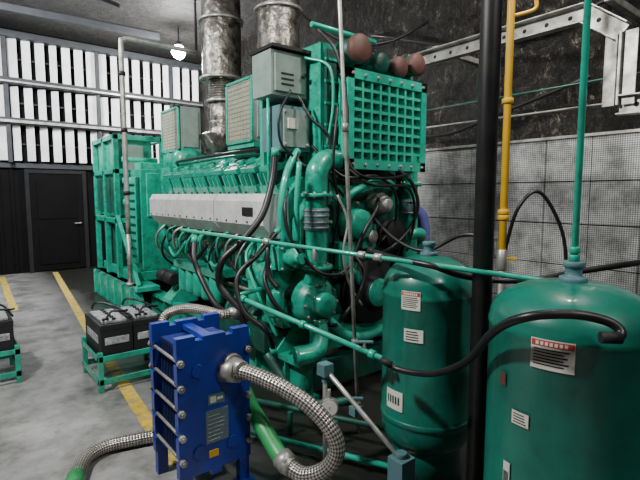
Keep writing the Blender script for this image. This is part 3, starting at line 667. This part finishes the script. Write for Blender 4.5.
# ------------------------------------------------------------------ batteries on racks
def rack(cx,cy,w,dp):
    g=G('battery_rack',.003)
    x0,x1,y0,y1=cx-w/2,cx+w/2,cy-dp/2,cy+dp/2; t=.04; hz=.27
    for x in(x0,x1-t):
        for y in(y0,y1-t): g.bx(x,x+t,y,y+t,0,hz+.06,GREEN)
    for z in(hz,.08):
        g.bx(x0,x1,y0,y0+.012,z-.02,z+.03,GREEN); g.bx(x0,x1,y1-.012,y1,z-.02,z+.03,GREEN)
        g.bx(x0,x0+.012,y0,y1,z-.02,z+.03,GREEN); g.bx(x1-.012,x1,y0,y1,z-.02,z+.03,GREEN)
    g.bx(x0,x1,y0,y1,hz-.02,hz-.01,GREEN)
    g.done()
    n=2; bw=(w-.06)/n
    for i in range(n):
        b=G('lead_acid_battery',.008)
        a0=x0+.03+i*bw+.004; a1=a0+bw-.01; b0=y0+.03; b1=y1-.03; zt=hz-.01
        b.bx(a0,a1,b0,b1,zt,zt+.24,BATB); b.bx(a0-.002,a1+.002,b0-.002,b1+.002,zt+.24,zt+.285,BATB)
        b.bx(a0+.03,a1-.03,b0+.05,b1-.05,zt+.285,zt+.305,BATW)
        b.bx(a0+.03,a1-.03,b0-.004,b0,zt+.12,zt+.18,BATW)
        b.bx(a0-.004,a0,b0+.08,b1-.08,zt+.12,zt+.19,BATW)
        for k in range(6):
            yy=b0+.08+(b1-b0-.16)*k/5; b.cyl(((a0+a1)/2,yy,zt+.305),((a0+a1)/2,yy,zt+.32),.016,DARK,10)
        for yy in(b0+.03,b1-.03): b.cyl((a0+.05,yy,zt+.285),(a0+.05,yy,zt+.32),.012,STEEL,10)
        b.box((a0+.05,b0+.04,zt+.325),(.05,.03,.02),DARK)
        b.tube([(a0+.05,b0+.03,zt+.32),(a0+.1,b0+.05,zt+.38),(a1-.02,b0+.1,zt+.36),(a1+.03,b0+.25,zt+.33)],.01,BLACK,8,5)
        b.tube([(a0+.05,b1-.03,zt+.32),(a0+.08,b1-.1,zt+.39),(a1-.04,b1-.2,zt+.35),(a1,b0+.02,zt+.32)],.01,BLACK,8,5)
        b.done()
rack(1.15,4.24,.58,.6)
rack(.12,4.90,.56,.6)

g=G('steel_bracket_frame',.003)
P=[V((4.2,3.6,3.08)),V((4.2,1.75,3.08)),V((4.2,1.47,2.86)),V((4.2,1.47,2.30)),V((4.2,.6,2.27))]
for a,b in zip(P[:-1],P[1:]):
    g.beam(a,b,.02,.14,STEEL)
    d=(b-a).normalized(); n=V((0,-d.z,d.y))
    for s_ in(-.07,.07): g.beam(a+n*s_-V((.04,0,0)),b+n*s_-V((.04,0,0)),.09,.012,STEEL)
    L=(b-a).length; k=.12
    while k<L-.08:
        q=a+d*k; g.cyl(q-V((.0125,0,0)),q+V((.0125,0,0)),.02,DARK,12); k+=.2
for y in(3.3,1.6): g.beam((4.2,y,3.17),(5.0,y,3.17),.06,.06,STEEL)
g.beam((4.2,1.47,2.3),(4.99,1.47,2.3),.06,.06,DARK)
g.done()
g=G('ceiling_strut',.003)
g.beam((-2,9.9,4.76),(3.5,9.6,4.76),.1,.12,LBEAM); g.beam((-.5,7.2,4.72),(2.4,8.4,4.72),.07,.07,LBEAM)
g.beam((.5,7.6,4.7),(.5,7.6,H),.03,.03,LBEAM)
g.done()
g=G('wall_cable_run',0)
g.tube([(4.95,2.0,2.75),(4.93,3.0,2.5),(4.93,3.8,2.35),(4.95,4.8,2.6),(4.95,6.0,3.4),(4.95,7.0,3.6)],.02,BLACK,10,6)
g.tube([(4.93,1.0,3.6),(4.93,3.0,3.3),(4.93,5.0,3.9)],.02,BLACK,10,6)
g.tube([(4.6,1.2,2.62),(4.6,4.2,2.62)],.01,GDARK,8,1,False)
g.tube([(4.6,1.2,2.40),(4.6,4.2,2.42)],.01,STEEL,8,1,False)
g.tube([(3.2,5.2,H),(3.4,4.9,4.0),(3.9,4.5,3.5),(4.4,4.2,3.5),(4.93,4.0,3.8)],.02,BLACK,10,6)
for y in(1.3,4.1): g.beam((4.6,y,2.62),(4.99,y,2.62),.02,.02,DARK)
g.done()

g=G('pendant_lamp',.002); c=(3.66,9.0,4.36)
g.cyl((c[0],c[1],4.55),(c[0],c[1],H),.015,DARK,8); g.lathe((c[0],c[1],4.55),(0,0,-1),[(.05,0),(.06,.08),(.05,.1)],DARK,20); g.sph(c,.13,BULB,(1,1,1.05)); g.done()

# ------------------------------------------------------------------ person (technician)
def skinned(nodes,edges,name,sub=2):
    me=bpy.data.meshes.new(name); me.from_pydata([n[0] for n in nodes],edges,[]); o=bpy.data.objects.new(name,me); col.objects.link(o)
    sk=o.modifiers.new('skin','SKIN'); o.modifiers.new('sub','SUBSURF').levels=sub
    for i,n in enumerate(nodes):
        r=n[1] if isinstance(n[1],tuple) else (n[1],n[1]); me.skin_vertices[0].data[i].radius=r; me.skin_vertices[0].data[i].use_root=(i==0)
    sk.use_smooth_shade=True
    dg=bpy.context.evaluated_depsgraph_get(); ev=o.evaluated_get(dg); m2=bpy.data.meshes.new_from_object(ev)
    col.objects.unlink(o); bpy.data.objects.remove(o); return m2
px,py=4.15,3.42
N=[((px,py,.95),(.15,.12)),((px-.03,py,1.1),(.145,.11)),((px-.1,py,1.28),(.165,.12)),((px-.17,py,1.42),(.14,.1)),((px-.22,py,1.5),(.06,.06)),((px-.26,py,1.57),(.055,.055)),
 ((px+.01,py-.10,.88),(.10,.10)),((px-.02,py-.12,.48),(.065,.065)),((px+.03,py-.13,.12),(.045,.045)),
 ((px+.01,py+.10,.88),(.10,.10)),((px-.1,py+.12,.48),(.065,.065)),((px-.03,py+.13,.12),(.045,.045)),
 ((px-.17,py-.19,1.40),(.062,.062)),((px-.19,py-.27,1.13),(.045,.045)),((px-.42,py-.25,1.10),(.032,.032)),
 ((px-.17,py+.19,1.40),(.062,.062)),((px-.19,py+.26,1.13),(.045,.045)),((px-.42,py+.2,1.16),(.032,.032))]
E=[(0,1),(1,2),(2,3),(3,4),(4,5),(0,6),(6,7),(7,8),(0,9),(9,10),(10,11),(3,12),(12,13),(13,14),(3,15),(15,16),(16,17)]
body=skinned(N,E,'body')
for m in(SHIRT,TROUS,SKIN): body.materials.append(m)
for p in body.polygons:
    c=p.center; p.use_smooth=True
    if c.z<.93: p.material_index=1
    elif c.z>1.5 and c.x<px-.19: p.material_index=2
    elif c.x<px-.27 and c.z<1.3: p.material_index=2
    else: p.material_index=0
emp=bpy.data.objects.new('technician_person',None); col.objects.link(emp)
bo=bpy.data.objects.new('body',body); col.objects.link(bo); bo.parent=emp
g=G('head',0); hc=V((px-.31,py,1.66))
g.sph(hc,.1,SKIN,(.98,.78,1.18),24); g.sph(hc+V((.02,0,.025)),.104,HAIR,(.95,.82,1.12),24)
g.sph(hc+V((-.1,0,-.01)),.016,SKIN,(1.2,.8,1.4),10)
for s_ in(-1,1):
    g.sph(hc+V((-.085,s_*.032,.012)),.012,WHITE,(.7,1,.7),10); g.sph(hc+V((-.092,s_*.032,.012)),.006,HAIR,(1,1,1),8); g.sph(hc+V((.0,s_*.08,-.005)),.024,SKIN,(.7,.35,1.2),10)
g.sph(hc+V((-.088,0,-.055)),.02,RED,(.4,1,.3),10)
g.done(emp)
for s_,(hx,hy,hz) in((-1,(px-.42,py-.25,1.10)),(1,(px-.42,py+.2,1.16))):
    nodes=[((hx+.01,hy,hz),(.028,.02)),((hx-.05,hy,hz),(.038,.018)),((hx-.085,hy,hz),(.038,.016))]; ed=[(0,1),(1,2)]
    for k,(dy,L) in enumerate(((-.03,.06),(-.01,.075),(.01,.07),(.03,.055))):
        i=len(nodes); nodes+=[((hx-.09,hy+dy,hz),.009),((hx-.09-L*.5,hy+dy*1.1,hz-.008),.009),((hx-.09-L*.9,hy+dy*1.15,hz-.03),.008)]; ed+=[(2,i),(i,i+1),(i+1,i+2)]
    i=len(nodes); nodes+=[((hx-.04,hy-s_*.045,hz-.005),.011),((hx-.08,hy-s_*.065,hz-.02),.009)]; ed+=[(1,i),(i,i+1)]
    hm=skinned(nodes,ed,'hand',1); hm.materials.append(SKIN)
    for p in hm.polygons: p.use_smooth=True
    ho=bpy.data.objects.new('hand',hm); col.objects.link(ho); ho.parent=emp
g=G('shoes',.01)
for (sx,sy) in((px+.03,py-.13),(px-.03,py+.13)):
    g.sph((sx-.06,sy,.045),.05,SHOE,(2.6,.95,.9),16)
g.done(emp)

# ------------------------------------------------------------------ lights
def area(name,loc,target,size,power,colr=(1,1,1)):
    l=bpy.data.lights.new(name,'AREA'); l.shape='RECTANGLE'; l.size=size[0]; l.size_y=size[1]; l.energy=power; l.color=colr
    o=bpy.data.objects.new(name,l); col.objects.link(o); o.location=loc
    o.rotation_euler=(V(target)-V(loc)).to_track_quat('-Z','Y').to_euler(); return o
area('flood_light_a',(-1.2,2.8,4.5),(2.4,3.8,1.1),(.35,.25),320,(1,.99,.96))
area('louver_fill_b',(-.3,7.0,4.6),(2.4,10.8,2.8),(.8,.5),500,(.96,.98,1))  # added area light without a fixture, brightens louvers and far floor
area('rear_fill_c',(1.4,-1.6,4.5),(3.2,2.6,1.8),(.4,.3),95,(1,.98,.95))  # unseen fill added behind the camera, in place of daylight
area('wall_rake_d',(3.3,1.4,4.78),(5.0,3.0,2.6),(.3,.2),150,(1,.97,.92))  # added light raking the right wall to make its wrap sparkle
pl=bpy.data.lights.new('lamp_light','POINT'); pl.energy=420; pl.shadow_soft_size=.1; po=bpy.data.objects.new('lamp_light',pl); col.objects.link(po); po.location=(3.66,9.0,4.12)
w=bpy.data.worlds.new('World'); bpy.context.scene.world=w; w.use_nodes=True; w.node_tree.nodes['Background'].inputs[0].default_value=(.6,.65,.7,1); w.node_tree.nodes['Background'].inputs[1].default_value=.05

cam=bpy.data.cameras.new('camera'); co=bpy.data.objects.new('camera',cam); col.objects.link(co); bpy.context.scene.camera=co
cam.sensor_width=36; cam.lens=465/640*36; co.location=(0,0,1.6); co.rotation_euler=(math.radians(90-5.53),0,-YAW)
